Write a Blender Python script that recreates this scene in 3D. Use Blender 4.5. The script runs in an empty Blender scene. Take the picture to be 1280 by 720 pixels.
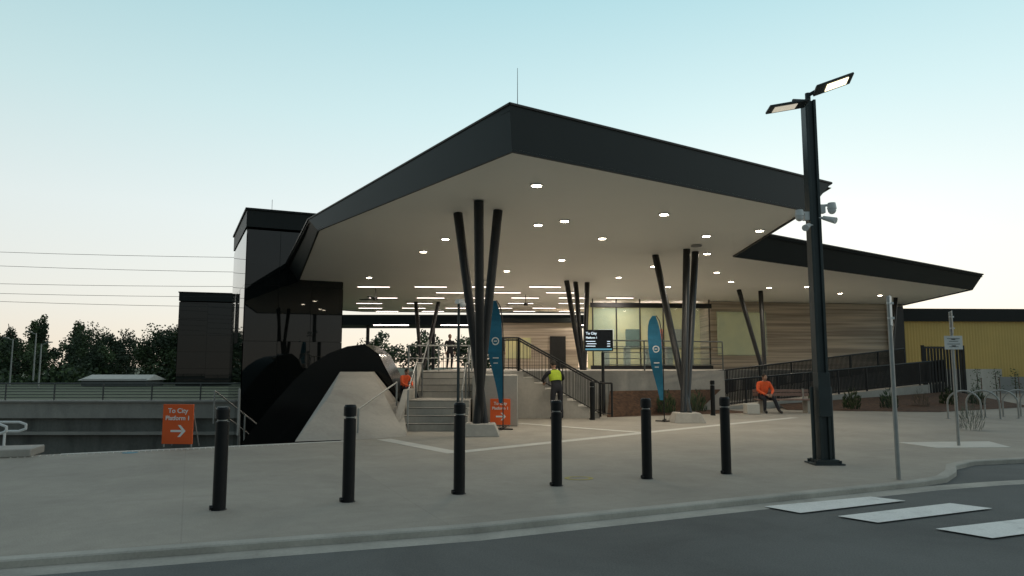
import bpy, bmesh, math, random
from mathutils import Vector, Matrix
random.seed(7)
sc=bpy.context.scene
col=sc.collection
rad=math.radians

# ---------------------------------------------------------------- materials
def mat(name,c,rough=.7,metal=0,var=.15,scale=3.0,bump=0,bscale=60,emit=0,spec=.5,c2=None,fine=0,famt=.13):
    m=bpy.data.materials.new(name); m.use_nodes=True
    nt=m.node_tree; b=nt.nodes["Principled BSDF"]
    b.inputs["Roughness"].default_value=rough; b.inputs["Metallic"].default_value=metal
    b.inputs["Specular IOR Level"].default_value=spec
    tc=nt.nodes.new("ShaderNodeTexCoord")
    n=nt.nodes.new("ShaderNodeTexNoise"); n.inputs["Scale"].default_value=scale; n.inputs["Detail"].default_value=6
    nt.links.new(tc.outputs["Object"],n.inputs["Vector"])
    r=nt.nodes.new("ShaderNodeValToRGB")
    d=c2 if c2 else tuple(x*(1-var) for x in c)
    u=c if c2 else tuple(min(1,x*(1+var)) for x in c)
    r.color_ramp.elements[0].position=.3; r.color_ramp.elements[1].position=.7
    r.color_ramp.elements[0].color=(*d,1); r.color_ramp.elements[1].color=(*u,1)
    nt.links.new(n.outputs["Fac"],r.inputs["Fac"])
    out=r.outputs["Color"]
    if fine:
        n3=nt.nodes.new("ShaderNodeTexNoise"); n3.inputs["Scale"].default_value=fine; n3.inputs["Detail"].default_value=3
        nt.links.new(tc.outputs["Object"],n3.inputs["Vector"])
        mr=nt.nodes.new("ShaderNodeMapRange"); mr.inputs[1].default_value=.3; mr.inputs[2].default_value=.7
        mr.inputs[3].default_value=1-famt; mr.inputs[4].default_value=1+famt
        nt.links.new(n3.outputs["Fac"],mr.inputs[0])
        mx=nt.nodes.new("ShaderNodeMix"); mx.data_type='RGBA'; mx.blend_type='MULTIPLY'; mx.inputs[0].default_value=1
        nt.links.new(out,mx.inputs[6]); nt.links.new(mr.outputs[0],mx.inputs[7]); out=mx.outputs[2]
    nt.links.new(out,b.inputs["Base Color"])
    if bump:
        n2=nt.nodes.new("ShaderNodeTexNoise"); n2.inputs["Scale"].default_value=bscale
        nt.links.new(tc.outputs["Object"],n2.inputs["Vector"])
        bp=nt.nodes.new("ShaderNodeBump"); bp.inputs["Strength"].default_value=bump; bp.inputs["Distance"].default_value=.01
        nt.links.new(n2.outputs["Fac"],bp.inputs["Height"]); nt.links.new(bp.outputs["Normal"],b.inputs["Normal"])
    if emit:
        b.inputs["Emission Color"].default_value=(*c,1); b.inputs["Emission Strength"].default_value=emit
    return m

def multiply_in(m,sock_maker):
    nt=m.node_tree; b=nt.nodes["Principled BSDF"]; src=b.inputs["Base Color"].links[0].from_socket
    s=sock_maker(nt)
    mx=nt.nodes.new("ShaderNodeMix"); mx.data_type='RGBA'; mx.blend_type='MULTIPLY'; mx.inputs[0].default_value=1
    nt.links.new(src,mx.inputs[6]); nt.links.new(s,mx.inputs[7]); nt.links.new(mx.outputs[2],b.inputs["Base Color"])
def joints(m,sx,sy,rz,dark=.7,wid=.004):
    def mk(nt):
        tc=nt.nodes.new("ShaderNodeTexCoord"); mp=nt.nodes.new("ShaderNodeMapping"); mp.inputs["Rotation"].default_value=(0,0,rz)
        br=nt.nodes.new("ShaderNodeTexBrick"); br.offset=0
        br.inputs["Scale"].default_value=1; br.inputs["Brick Width"].default_value=sx; br.inputs["Row Height"].default_value=sy
        br.inputs["Mortar Size"].default_value=wid; br.inputs["Mortar Smooth"].default_value=.3
        br.inputs["Color1"].default_value=(1,1,1,1); br.inputs["Color2"].default_value=(.95,.95,.95,1); br.inputs["Mortar"].default_value=(dark,dark,dark,1)
        nt.links.new(tc.outputs["Object"],mp.inputs["Vector"]); nt.links.new(mp.outputs["Vector"],br.inputs["Vector"]); return br.outputs["Color"]
    multiply_in(m,mk)
def stains(m,scale,lo,hi=1.05,p0=.35,p1=.6,stretch=(1,1,1)):
    def mk(nt):
        tc=nt.nodes.new("ShaderNodeTexCoord"); mp=nt.nodes.new("ShaderNodeMapping"); mp.inputs["Scale"].default_value=stretch
        n=nt.nodes.new("ShaderNodeTexNoise"); n.inputs["Scale"].default_value=scale; n.inputs["Detail"].default_value=9; n.inputs["Roughness"].default_value=.65; n.inputs["Distortion"].default_value=.6
        mr=nt.nodes.new("ShaderNodeMapRange"); mr.inputs[1].default_value=p0; mr.inputs[2].default_value=p1; mr.inputs[3].default_value=lo; mr.inputs[4].default_value=hi
        nt.links.new(tc.outputs["Object"],mp.inputs[0]); nt.links.new(mp.outputs[0],n.inputs["Vector"]); nt.links.new(n.outputs["Fac"],mr.inputs[0]); return mr.outputs[0]
    multiply_in(m,mk)

M={}
M['pave']=mat('paving',(.36,.325,.275),.85,var=.06,scale=.4,bump=.2,bscale=120,fine=80,famt=.16); joints(M['pave'],2.4,2.4,rad(-24),.88,.008); stains(M['pave'],.7,.89); stains(M['pave'],5,.95,1.02)
M['road']=mat('asphalt',(.115,.12,.115),.8,var=.12,scale=.35,bump=.5,bscale=140,fine=70,famt=.22); stains(M['road'],.5,.78,1.1)
M['earth']=mat('earth',(.12,.13,.08),.95,c2=(.08,.10,.05),scale=.2)
M['conc']=mat('concrete',(.40,.375,.335),.8,var=.07,scale=.9,bump=.1,bscale=40,fine=14,famt=.05); stains(M['conc'],1.2,.86,1.03,stretch=(1,1,.35))
M['concd']=mat('dark_concrete',(.19,.185,.165),.85,var=.12,scale=.6,fine=8,famt=.08); stains(M['concd'],.8,.6,1.05,stretch=(1,1,.25))  # darker concrete tone with random vertical streaks
M['concl']=mat('pale_concrete',(.58,.56,.51),.8,var=.07,scale=2,fine=30,famt=.06)
M['kerb']=mat('kerb_concrete',(.42,.40,.355),.85,var=.08,scale=1.5,fine=40,famt=.07); stains(M['kerb'],1.5,.82)
M['white']=mat('road_paint',(.80,.80,.77),.7,var=.05,scale=4,fine=50,famt=.08); stains(M['white'],4,.8,1.0,.3,.45)
M['fascia']=mat('charcoal_metal',(.011,.0145,.0145),.5,.0,var=.1,scale=.6,spec=.25)
M['soffit']=mat('soffit_paint',(.82,.81,.75),.6,var=.02,scale=.3)
M['black']=mat('black_powdercoat',(.014,.015,.016),.42,var=.2,scale=5,spec=.4)
M['gblack']=mat('gloss_black_panel',(.006,.007,.007),.14,var=.2,scale=1,spec=.3)
M['bol']=mat('bollard_black',(.007,.008,.009),.38,var=.2,scale=8,spec=.3)
M['glass']=mat('black_glass',(.006,.008,.008),.02,0,var=.1,scale=2,spec=.6)
M['steel']=mat('galvanised_steel',(.36,.37,.36),.45,.6,var=.1,scale=9)
M['rail']=mat('dull_steel',(.12,.125,.12),.55,.3,var=.1,scale=4)
M['post']=mat('post_grey',(.035,.048,.05),.45,.3,var=.15,scale=3)
M['whitep']=mat('white_plastic',(.70,.71,.70),.4,var=.05)
M['sgrey']=mat('sign_grey_text',(.25,.27,.27),.6,var=.1)
M['orange']=mat('orange_board',(.82,.12,.02),.55,var=.04)
M['ink']=mat('white_lettering',(.85,.85,.82),.6,var=.02)
M['teal']=mat('teal_fabric',(.012,.15,.26),.7,var=.15,scale=6)
M['screen']=mat('screen_black',(.01,.012,.016),.15,var=.05)
M['scrtxt']=mat('screen_text',(.75,.88,1),.5,emit=.8,var=0)
M['scrblue']=mat('screen_blue',(.10,.30,.42),.5,emit=.5,var=0)
M['down']=mat('downlight_lens',(1,.86,.64),.4,emit=40,var=0)
M['strip']=mat('strip_lens',(1,.84,.76),.4,emit=9,var=0)
M['lamp']=mat('led_lens',(1,.86,.55),.4,emit=2.6,var=0)
M['lampw']=mat('led_lens_dim',(1,.9,.72),.4,emit=.45,var=0)
M['mulch']=mat('mulch',(.13,.065,.035),.95,c2=(.05,.028,.018),scale=9,bump=1,bscale=30)
M['leaf']=mat('leaf',(.055,.09,.03),.7,var=.3,scale=.8)
M['leaf2']=mat('leaf_dark',(.022,.042,.017),.75,var=.3,scale=.8)
M['bark']=mat('bark',(.06,.045,.03),.9,var=.3,scale=6)
M['timber']=mat('bench_timber',(.24,.155,.125),.6,var=.2,scale=8)
M['gold']=mat('gold_cladding',(.74,.52,.17),.55,.1,var=.06,scale=.5)
M['grey']=mat('grey_wall',(.3,.3,.29),.8,var=.1,scale=1)
M['warm']=mat('glowing_interior_panel',(.60,.52,.24),.6,c2=(.26,.29,.18),scale=.7,emit=.2)  # emission in the wall colour stands in for a lit room
M['skin']=mat('skin',(.38,.22,.15),.6,var=.05)
M['hair']=mat('hair',(.02,.015,.01),.7,var=.2,scale=20)
M['dark']=mat('dark_cloth',(.015,.016,.022),.85,var=.2,scale=9)
M['jkt']=mat('orange_cloth',(.85,.12,.03),.75,var=.15,scale=9)
M['hiv']=mat('hivis_cloth',(.42,.55,.03),.7,var=.1,scale=9)
M['shoe']=mat('shoe',(.02,.018,.015),.6)
M['yel']=mat('yellow_paint',(.40,.34,.10),.7,var=.3,scale=12)
M['blu']=mat('blue_paint',(.10,.27,.35),.7,var=.3,scale=12)
M['wire']=mat('wire',(.03,.03,.03),.6)
g=bpy.data.materials.new('clear_glazing'); g.use_nodes=True; gb=g.node_tree.nodes["Principled BSDF"]
gb.inputs["Base Color"].default_value=(.35,.55,.50,1); gb.inputs["Roughness"].default_value=.03; gb.inputs["Alpha"].default_value=.22; gb.inputs["Specular IOR Level"].default_value=1
M['clear']=g
w=mat('layered_boards',(.24,.20,.16),.75,var=.1,scale=2); nt=w.node_tree; b=nt.nodes["Principled BSDF"]
tc=nt.nodes.new("ShaderNodeTexCoord"); mp=nt.nodes.new("ShaderNodeMapping"); mp.inputs["Scale"].default_value=(.10,.10,4.2)
ns=nt.nodes.new("ShaderNodeTexNoise"); ns.inputs["Scale"].default_value=1.6; ns.inputs["Detail"].default_value=8
rp=nt.nodes.new("ShaderNodeValToRGB"); rp.color_ramp.elements[0].position=.38; rp.color_ramp.elements[1].position=.62
rp.color_ramp.elements[0].color=(.30,.25,.20,1); rp.color_ramp.elements[1].color=(.60,.51,.40,1)
nt.links.new(tc.outputs["Object"],mp.inputs["Vector"]); nt.links.new(mp.outputs["Vector"],ns.inputs["Vector"])
nt.links.new(ns.outputs["Fac"],rp.inputs["Fac"]); nt.links.new(rp.outputs["Color"],b.inputs["Base Color"])
M['boards']=w

# ---------------------------------------------------------------- mesh builder
class B:
    def __init__(s): s.v=[];s.f=[];s.m=[]
    def add(s,vs,fs,mi=0):
        o=len(s.v); s.v+= [Vector(p) for p in vs]
        for f in fs: s.f.append([i+o for i in f]); s.m.append(mi)
        return s
    def box(s,c,sz,rz=0,mi=0,R=None):
        c=Vector(c); R=R or Matrix.Rotation(rz,3,'Z'); hx,hy,hz=[a/2 for a in sz]
        vs=[c+R@Vector((x,y,z)) for z in(-hz,hz) for x,y in((-hx,-hy),(hx,-hy),(hx,hy),(-hx,hy))]
        return s.add(vs,[(3,2,1,0),(4,5,6,7),(0,1,5,4),(1,2,6,5),(2,3,7,6),(3,0,4,7)],mi)
    def tube(s,p0,p1,r0,r1=None,n=12,mi=0):
        p0=Vector(p0);p1=Vector(p1); r1=r0 if r1 is None else r1
        d=(p1-p0).normalized(); a=d.orthogonal().normalized(); bb=d.cross(a)
        vs=[]
        for p,r in((p0,r0),(p1,r1)):
            for i in range(n):
                t=2*math.pi*i/n; vs.append(p+(a*math.cos(t)+bb*math.sin(t))*r)
        fs=[(i,(i+1)%n,n+(i+1)%n,n+i) for i in range(n)]+[tuple(range(n))[::-1],tuple(range(n,2*n))]
        return s.add(vs,fs,mi)
    def path(s,pts,r,n=8,mi=0):
        for a,b_ in zip(pts[:-1],pts[1:]): s.tube(a,b_,r,r,n,mi)
        for p in pts[1:-1]: s.sph(p,(r,r,r),mi,6,4)
        return s
    def sph(s,c,r,mi=0,nu=12,nv=8,R=None):
        c=Vector(c); vs=[];fs=[]; R=R or Matrix.Identity(3)
        for j in range(1,nv):
            ph=math.pi*j/nv
            for i in range(nu):
                t=2*math.pi*i/nu
                vs.append(c+R@Vector((r[0]*math.sin(ph)*math.cos(t),r[1]*math.sin(ph)*math.sin(t),r[2]*math.cos(ph))))
        top=len(vs); vs.append(c+R@Vector((0,0,r[2]))); vs.append(c-R@Vector((0,0,r[2])))
        for j in range(nv-2):
            for i in range(nu):
                k=(i+1)%nu; fs.append((j*nu+i,(j+1)*nu+i,(j+1)*nu+k,j*nu+k))
        for i in range(nu):
            k=(i+1)%nu; fs.append((top,i,k)); fs.append((top+1,(nv-2)*nu+k,(nv-2)*nu+i))
        return s.add(vs,fs,mi)
    def prism(s,poly,z0,z1,mi=0):
        n=len(poly); vs=[(x,y,z0) for x,y in poly]+[(x,y,z1) for x,y in poly]
        fs=[tuple(range(n))[::-1],tuple(range(n,2*n))]+[(i,(i+1)%n,n+(i+1)%n,n+i) for i in range(n)]
        return s.add(vs,fs,mi)
    def face(s,pts,mi=0): return s.add(pts,[tuple(range(len(pts)))],mi)
    def obj(s,name,mats,parent=None,origin=(0,0,0),bevel=0,recalc=True,**props):
        o=Vector(origin)
        me=bpy.data.meshes.new(name); me.from_pydata([tuple(v-o) for v in s.v],[],s.f)
        for k in (mats if isinstance(mats,(list,tuple)) else [mats]): me.materials.append(M[k])
        for p,mi in zip(me.polygons,s.m): p.material_index=mi; p.use_smooth=True
        if recalc:
            bm=bmesh.new(); bm.from_mesh(me); bmesh.ops.recalc_face_normals(bm,faces=bm.faces); bm.to_mesh(me); bm.free()
        me.set_sharp_from_angle(angle=rad(20 if name in('concrete_wedge','black_stair_enclosure') else 35))
        ob=bpy.data.objects.new(name,me); col.objects.link(ob)
        if parent: ob.parent=parent
        else: ob.location=o
        if bevel:
            md=ob.modifiers.new('bevel','BEVEL'); md.width=bevel; md.segments=2; md.limit_method='ANGLE'
        for k,v in props.items(): ob[k]=v
        return ob

def thing(name,loc,label,category,group=None,rz=0):
    e=bpy.data.objects.new(name,None); e.empty_display_size=.3; e.location=loc; e.rotation_euler=(0,0,rz)
    col.objects.link(e); e["label"]=label; e["category"]=category
    if group: e["group"]=group
    return e
def dup(root,loc,rz=None,label=None):
    n=root.copy(); col.objects.link(n); n.location=loc
    if rz is not None: n.rotation_euler=(0,0,rz)
    if label: n["label"]=label
    def rec(a,b_):
        for c in a.children:
            k=c.copy(); col.objects.link(k); k.parent=b_; rec(c,k)
    rec(root,n); return n
def text(name,s,size,loc,R,m,parent,align='CENTER'):
    cu=bpy.data.curves.new(name,'FONT'); cu.body=s; cu.size=size; cu.align_x=align; cu.extrude=.002; cu.offset=.002
    t=bpy.data.objects.new(name+'_tmp',cu); col.objects.link(t)
    dg=bpy.context.evaluated_depsgraph_get(); me=bpy.data.meshes.new_from_object(t.evaluated_get(dg))
    bpy.data.objects.remove(t); me.materials.clear(); me.materials.append(M[m])
    o=bpy.data.objects.new(name,me); col.objects.link(o); o.parent=parent; o.location=loc; o.rotation_euler=R
    return o

# ---------------------------------------------------------------- ground
hole=[(-40,-3),(-3.6,15.3),(-3.6,32),(-60,32)]
O=[(-600,-120),(600,-120),(600,1200),(-600,1200)]
gb_=B(); V=[(x,y,-.13) for x,y in O]+[(x,y,-.13) for x,y in hole]
gb_.add(V,[(0,1,5,4),(1,2,6,5),(2,3,7,6),(3,0,4,7)])
gb_.obj('ground','earth',kind='structure',recalc=False)
kerb=[(-34,-4.4),(-12,3.2),(-4.2,5.95),(-.4,7.2),(2.6,8.6),(5.5,9.95),(6.1,10.35),(6.6,10.95),(7.0,11.6),(7.6,12.1),(8.8,12.45),(34,13.4)]
B().prism([(-34,-40),(60,-40),(60,15),(9,14.2),(6,12.3),(5,11),(-.5,8),(-4.2,6.7),(-34,-3.6)],-.128,-.07).obj('road','road',kind='structure')
B().prism(kerb+[(44,58),(-3.6,58),(-3.6,15.3),(-34,.1)],-.2,0).obj('plaza_pavement','pave',kind='structure')
def strip(pts,off0,off1,z0,z1):
    b=B(); L=[];Rr=[]
    for i,p in enumerate(pts):
        a=Vector(pts[max(0,i-1)]); c=Vector(pts[min(len(pts)-1,i+1)]); d=(c-a).normalized(); n=Vector((-d.y,d.x))
        L.append(Vector(p)+n*off0); Rr.append(Vector(p)+n*off1)
    vs=[];k=len(L)
    for i in range(k): vs+= [(*L[i],z0),(*L[i],z1-.012),(*(L[i]+(Rr[i]-L[i])*.1),z1),(*Rr[i],z1),(*Rr[i],z0)]
    fs=[]
    for i in range(k-1):
        for j in range(4): fs.append((i*5+j,(i+1)*5+j,(i+1)*5+j+1,i*5+j+1))
    fs+=[(0,1,2,3,4),tuple((k-1)*5+j for j in(4,3,2,1,0))]
    b.add(vs,fs); return b
strip(kerb,-.012,.13,-.11,.004).obj('kerb','kerb',kind='structure')
strip(kerb[:6]+[(6.6,10.35),(8,10.75),(20,13.0)],-.28,-.016,-.12,-.062).obj('gutter','kerb',kind='structure')
zb=B(); q=1.0452
for a,b2,c,d in [((2.78,8.16),(3.04,7.80),(4.53,8.50),(4.25,8.76)),((3.36,7.64),(3.62,7.33),(5.23,8.05),(4.95,8.35)),((4.03,7.06),(4.32,6.68),(6.1,7.42),(5.8,7.75))]:
    zb.face([(x*q,y*q,-.054) for x,y in (a,b2,c,d)])
zb.obj('crossing_markings','white',kind='structure')
pb=B()
def band(b,p0,p1,w,z=.004):
    a=Vector(p0);c=Vector(p1); d=(c-a).normalized(); n=Vector((-d.y,d.x))*w/2
    b.face([(*(a-n),z),(*(c-n),z),(*(c+n),z),(*(a+n),z)])
band(pb,(-2.74,15.65),(-1.02,13.2),.32); band(pb,(-1.1,13.2),(3.05,17.1),.28,.0045); band(pb,(3.0,17.1),(8.6,22.2),.26)
band(pb,(.2,19.9),(3.0,17.2),.24,.0085); band(pb,(-8.0,13.0),(-3.4,15.3),.18)
pb.obj('pale_paving_bands','concl',kind='structure')
tb=B()
for i in range(46):
    for j in range(3):
        t=i/46; tb.tube((-8.6+t*4.2+j*.03,12.62+t*2.1-j*.06,0),(-8.6+t*4.2+j*.03,12.62+t*2.1-j*.06,.01),.016,.012,6)
tb.obj('tactile_strip','concl',kind='structure')
b=B()
for i in range(18):
    a=2*math.pi*i/18;c=2*math.pi*(i+1)/18; f=lambda t,r:(.93+r*math.cos(t)*1.2,10.25+r*math.sin(t),.004); b.face([f(a,.12),f(c,.12),f(c,.17),f(a,.17)])
b.obj('yellow_paint_marking','yel',kind='structure')
b=B(); b.tube((-6.9,13.25,.0),(-6.9,13.25,.004),.13,.13,20); b.obj('blue_paint_marking','blu',kind='structure')
B().prism([(8.1,14.0),(9.6,14.1),(9.9,15.2),(7.9,15.0)],0,.006).obj('pale_paving_patch','concl',kind='structure')

# trench
t=B(); t.face([(-60,-5,-4.5),(-3,-5,-4.5),(-3,34,-4.5),(-60,34,-4.5)])
t.obj('trench_floor','concd',kind='structure')
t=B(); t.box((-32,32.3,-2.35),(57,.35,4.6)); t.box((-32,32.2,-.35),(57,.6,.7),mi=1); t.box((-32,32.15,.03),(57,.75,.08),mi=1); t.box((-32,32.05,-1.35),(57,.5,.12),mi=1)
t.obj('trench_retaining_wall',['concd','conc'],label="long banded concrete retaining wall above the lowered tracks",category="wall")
t=B(); a=Vector((-40,-3,0)); c=Vector((-3.6,15.3,0)); d=(c-a).normalized(); n=Vector((d.y,-d.x,0))*.15; mid=(a+c)/2+n
t.box((mid.x,mid.y,-2.4),((c-a).length,.29,4.4),math.atan2(d.y,d.x)); t.box((-3.45,23.5,-2.4),(.3,17,4.4))
t.obj('trench_edge_wall','concd',label="concrete wall below the plaza edge beside the stairs down",category="wall")
def railing(name,pts,h,label,group=None,mats='steel',gap=1.8,bars=0,mid=(.5,),r=.022,barr=.008):
    o=Vector(pts[0]); e=thing(name,o,label,'railing',group)
    hr=B(); hr.path([Vector(p)+Vector((0,0,h)) for p in pts],r); hr.obj('handrail',mats,parent=e,origin=o)
    m=B()
    for fz in mid: m.path([Vector(p)+Vector((0,0,h*fz)) for p in pts],r*.6,6)
    if bars:
        for a,c in zip(pts[:-1],pts[1:]):
            a=Vector(a);c=Vector(c);k=int((c-a).length/bars)
            for i in range(k):
                p=a.lerp(c,(i+.5)/k); m.tube(p+Vector((0,0,.05)),p+Vector((0,0,h)),barr,barr,4)
    if mid or bars: m.obj('infill',mats,parent=e,origin=o)
    for a,c in zip(pts[:-1],pts[1:]):
        a=Vector(a);c=Vector(c);k=max(1,round((c-a).length/gap))
        for i in range(k+1):
            p=a.lerp(c,i/k); B().tube(p,p+Vector((0,0,h)),r*1.15,r*1.15,8).obj('post',mats,parent=e,origin=o)
    return e
railing('railing',[(-46,32.1,.08),(-11.6,32.1,.08)],.72,"long dull steel railing on top of the concrete trench wall",gap=2.2,mid=(.15,.33,.5,.67,.84),mats='rail',r=.03)
railing('stair_railing',[(-6.0,16.0,.05),(-7.6,20.5,-2.4)],1.0,"steel handrail beside the stairs down to the platform",gap=1.4,mid=(.5,.25))
railing('stair_railing',[(-9.2,22.5,-.2),(-8.0,24.5,-1.8)],1.0,"steel handrail over the stairs down to the platform",gap=1.2,mid=(.5,))
B().box((-9.1,12.75,.07),(1.5,.75,.14),.3).obj('concrete_block','conc',bevel=.02,label="low pale concrete block under a white handrail",category="block")
e=thing('handrail_loop',(-9.1,12.8,.14),"white tubular steel handrail loop on a concrete block","railing")
for y in(-.25,.25):
    hb=B(); hb.path([(-1.2,y,.15),(-.5,y,.42),(.3,y,.42),(.42,y,.38),(.42,y,.30),(.3,y,.26),(.05,y,.26),(.05,y,0)],.022); hb.path([(-.4,y,.42),(-.75,y,0)],.022)
    hb.obj('rail','whitep',parent=e)

# ---------------------------------------------------------------- main canopy
A=rad(34)
zb0=5.2
bot=[(0,11.9),(6.95,16.6),(7.4,23.7),(22,34.2),(23.5,43),(10,50),(-10,48),(-14,44),(-9.1,30.4),(-5.2,19.0)]
top=[(-.04,11.88,6.01),(7.8,17.2,6.0),(8.1,23.6,6.0),(22.5,34.1,5.92),(24.4,43.2,6),(10,50.6,6),(-10.2,48.5,6),(-14.5,44,6),(-9.68,30.5,5.9),(-5.75,20,5.68)]
can=thing('station_canopy',(0,16,0),"large angular station canopy with charcoal fascia and pale lit soffit","station building")
CO=(0,16,0)
s=B(); s.face([(x,y,zb0+.02) for x,y in bot]); s.obj('soffit','soffit',parent=can,origin=CO,recalc=False)
s=B(); n=len(bot)
for i in range(n):
    j=(i+1)%n
    s.face([(*bot[i],zb0-.03),(*bot[j],zb0-.03),top[j],top[i]])
    ci=Vector((2,30)); pi=Vector(bot[i]); pj=Vector(bot[j]); qi=pi+(ci-pi).normalized()*.06; qj=pj+(ci-pj).normalized()*.06
    s.face([(*pi,zb0-.03),(*pj,zb0-.03),(*qj,zb0-.03),(*qi,zb0-.03)]); s.face([(*qi,zb0-.03),(*qj,zb0-.03),(*qj,zb0+.03),(*qi,zb0+.03)])
s.obj('fascia','fascia',parent=can,origin=CO,recalc=False)
s=B()
for i in range(n):
    s.tube(Vector(top[i]),Vector(top[(i+1)%n]),.03,.03,6)
s.obj('capping','black',parent=can,origin=CO)
s=B(); s.face([(x,y,z-.12) for x,y,z in top]); s.obj('roof_sheet','fascia',parent=can,origin=CO,recalc=False)
B().tube((.1,12.6,5.9),(.1,12.6,6.95),.008,.004,6).obj('antenna','wire',parent=can,origin=CO)
cols=[((-.62,16.6,.25),(-1.30,17.0)),((-.72,16.6,.25),(-.74,15.7)),((-.80,16.5,.25),(-.33,16.7)),
      ((4.95,20.4,.25),(4.75,23.6)),((4.8,20.4,.25),(5.5,22.4)),((4.9,20.5,.25),(5.9,22.9)),
      ((2.9,30,1.4),(2.35,30.8)),((2.95,30,1.4),(2.78,31.3)),((3.0,30,1.4),(3.3,31.4)),
      ((11.7,33.6,1.0),(10.9,34.4)),((11.8,33.8,1.0),(12.15,35)),
      ((-5.0,40,1.4),(-5.5,41)),((-4.9,40,1.4),(-4.2,41)),((19.6,37.5,1.2),(20.6,38.5))]
for p,t_ in cols:
    s=B(); T=Vector((*t_,zb0+.01)); P=Vector(p)
    s.tube(P,T,.09,.112,18)
    s.obj('column','black',parent=can,origin=CO)
for x,y in((-.72,16.55),(4.88,20.4)):
    s=B(); s.add([(x-.45,y-.4,0),(x+.45,y-.4,0),(x+.45,y+.4,0),(x-.45,y+.4,0),(x-.33,y-.3,.27),(x+.33,y-.3,.27),(x+.33,y+.3,.27),(x-.33,y+.3,.27)],
      [(3,2,1,0),(4,5,6,7),(0,1,5,4),(1,2,6,5),(2,3,7,6),(3,0,4,7)]); s.obj('column_plinth','conc',parent=can,origin=CO,bevel=.015)
dl=[(.5,14.3),(3.67,17.1),(1.33,17.9),(2.59,20.4),(5.47,20),(6.7,19.2),(6.35,23.2),(-1.92,20.5),(-2.84,22.8),(1.72,24.6),(8.0,27.9),(.68,18.4),
    (4.4,29.5),(12,33.4),(13.6,33.0),(-5.9,29.5),(5.2,26.2),(9.5,31),(16.5,36),(19,37),(-.2,27.5),(7.2,33)]
s=B(); s.tube((0,0,.0),(0,0,.03),.14,.14,20,0); s.tube((0,0,-.004),(0,0,.01),.10,.10,20,1)
first=s.obj('downlight',['whitep','down'],parent=can)
spot=bpy.data.lights.new('downlight_lamp','SPOT'); spot.energy=120; spot.color=(1,.90,.74); spot.spot_size=rad(150); spot.spot_blend=.8; spot.shadow_soft_size=.1
for i,(x,y) in enumerate(dl):
    o=first if i==0 else first.copy()
    if i: col.objects.link(o)
    o.location=(x,y-16,zb0-.012)
    l=bpy.data.objects.new('downlight_lamp',spot); col.objects.link(l); l.parent=can; l.location=(x,y-16,zb0-.05)
stp=[]
for row,(y0,x0,x1,st) in enumerate([(32.6,-6.3,2,2.6),(35.2,-3.0,5,2.7),(37.9,-6.8,7,2.5),(41.2,-8.2,9,2.9),(44.6,-8.8,8,2.7),(47.2,-8.2,6,3.0)]):
    x=x0
    while x<x1: stp.append((x,y0)); x+=st
s=B(); s.box((0,0,0),(1.5,.08,.05),rad(4),0); s.box((0,0,-.026),(1.44,.06,.01),rad(4),1)
f2=s.obj('strip_light',['whitep','strip'],parent=can)
ar=bpy.data.lights.new('strip_lamp','AREA'); ar.shape='RECTANGLE'; ar.size=1.5; ar.size_y=.1; ar.energy=75; ar.color=(1,.88,.76)
for i,(x,y) in enumerate(stp):
    o=f2 if i==0 else f2.copy()
    if i: col.objects.link(o)
    o.location=(x,y-16,zb0-.03)
    if i%3==0:
        l=bpy.data.objects.new('strip_lamp',ar); col.objects.link(l); l.parent=can; l.location=(x,y-16,zb0-.08)
B().tube((5.6,21.6,5.17),(5.6,21.6,5.2),.16,.16,18).obj('ceiling_speaker','grey',parent=can,origin=CO)
def fan(loc):
    e=thing('ceiling_fan',loc,"dark three-bladed ceiling fan hanging under the canopy","fan","ceiling fans under the canopy")
    B().tube((0,0,0),(0,0,-.45),.02,.02,8).obj('rod','black',parent=e)
    B().tube((0,0,-.55),(0,0,-.42),.12,.09,14).obj('motor','black',parent=e)
    for k in range(3):
        a=k*2*math.pi/3+.4; s=B(); s.box((math.cos(a)*.6,math.sin(a)*.6,-.48),(.95,.13,.015),R=Matrix.Rotation(a,3,'Z')@Matrix.Rotation(.2,3,'X')); s.obj('blade','black',parent=e)
    return e
f=fan((-6.4,33.6,5.19)); dup(f,(.7,36.6,5.19),.3)

# ---------------------------------------------------------------- concourse deck, stairs
B().prism([(-3.2,21.6),(0,21.6),(0,23.7),(7.5,25.6),(7.5,30),(20.5,33.5),(30,44),(30,57.5),(-3.4,57.5)],.004,1.4).obj('concourse_deck','conc',kind='structure')
def stairs(name,loc,rz,width,n,run,rise,label):
    e=thing(name,loc,label,'stairs',rz=rz); s=B()
    prof=[(0,0)]
    for i in range(n): prof+=[(i*run,(i+1)*rise),((i+1)*run,(i+1)*rise)]
    prof.append((n*run,0)); vs=[(-width/2,y,z) for y,z in prof]+[(width/2,y,z) for y,z in prof]; k=len(prof)
    s.add(vs,[tuple(range(k)),tuple(range(k,2*k))[::-1]]+[(i,(i+1)%k,k+(i+1)%k,k+i) for i in range(k)])
    s.obj('treads','conc',parent=e)
    s=B()
    for i in range(n): s.box((0,i*run+.02,(i+1)*rise-.006),(width-.06,.05,.022))
    s.obj('nosings','concd',parent=e)
    return e
stairs('stairs',(-1.87,17.55,.003),0,1.56,4,.33,.17,"concrete steps rising from plaza to the concourse")
B().prism([(-2.65,18.87),(-1.09,18.87),(-1.09,20.25),(-2.65,20.25)],.004,.683).obj('stair_landing','conc',kind='structure')
stairs('stairs',(-1.87,20.25,.683),0,1.56,4,.33,.175,"upper concrete steps leading onto the concourse")
stairs('stairs',(2.65,22.75,.003),rad(90),1.7,8,.33,.173,"concrete side steps beside dark balustrades")
s=B(); pr=[(17.4,0),(17.4,.22),(18.9,.95),(20.2,.95),(21.58,1.62),(21.58,0)]; k=len(pr)
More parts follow.
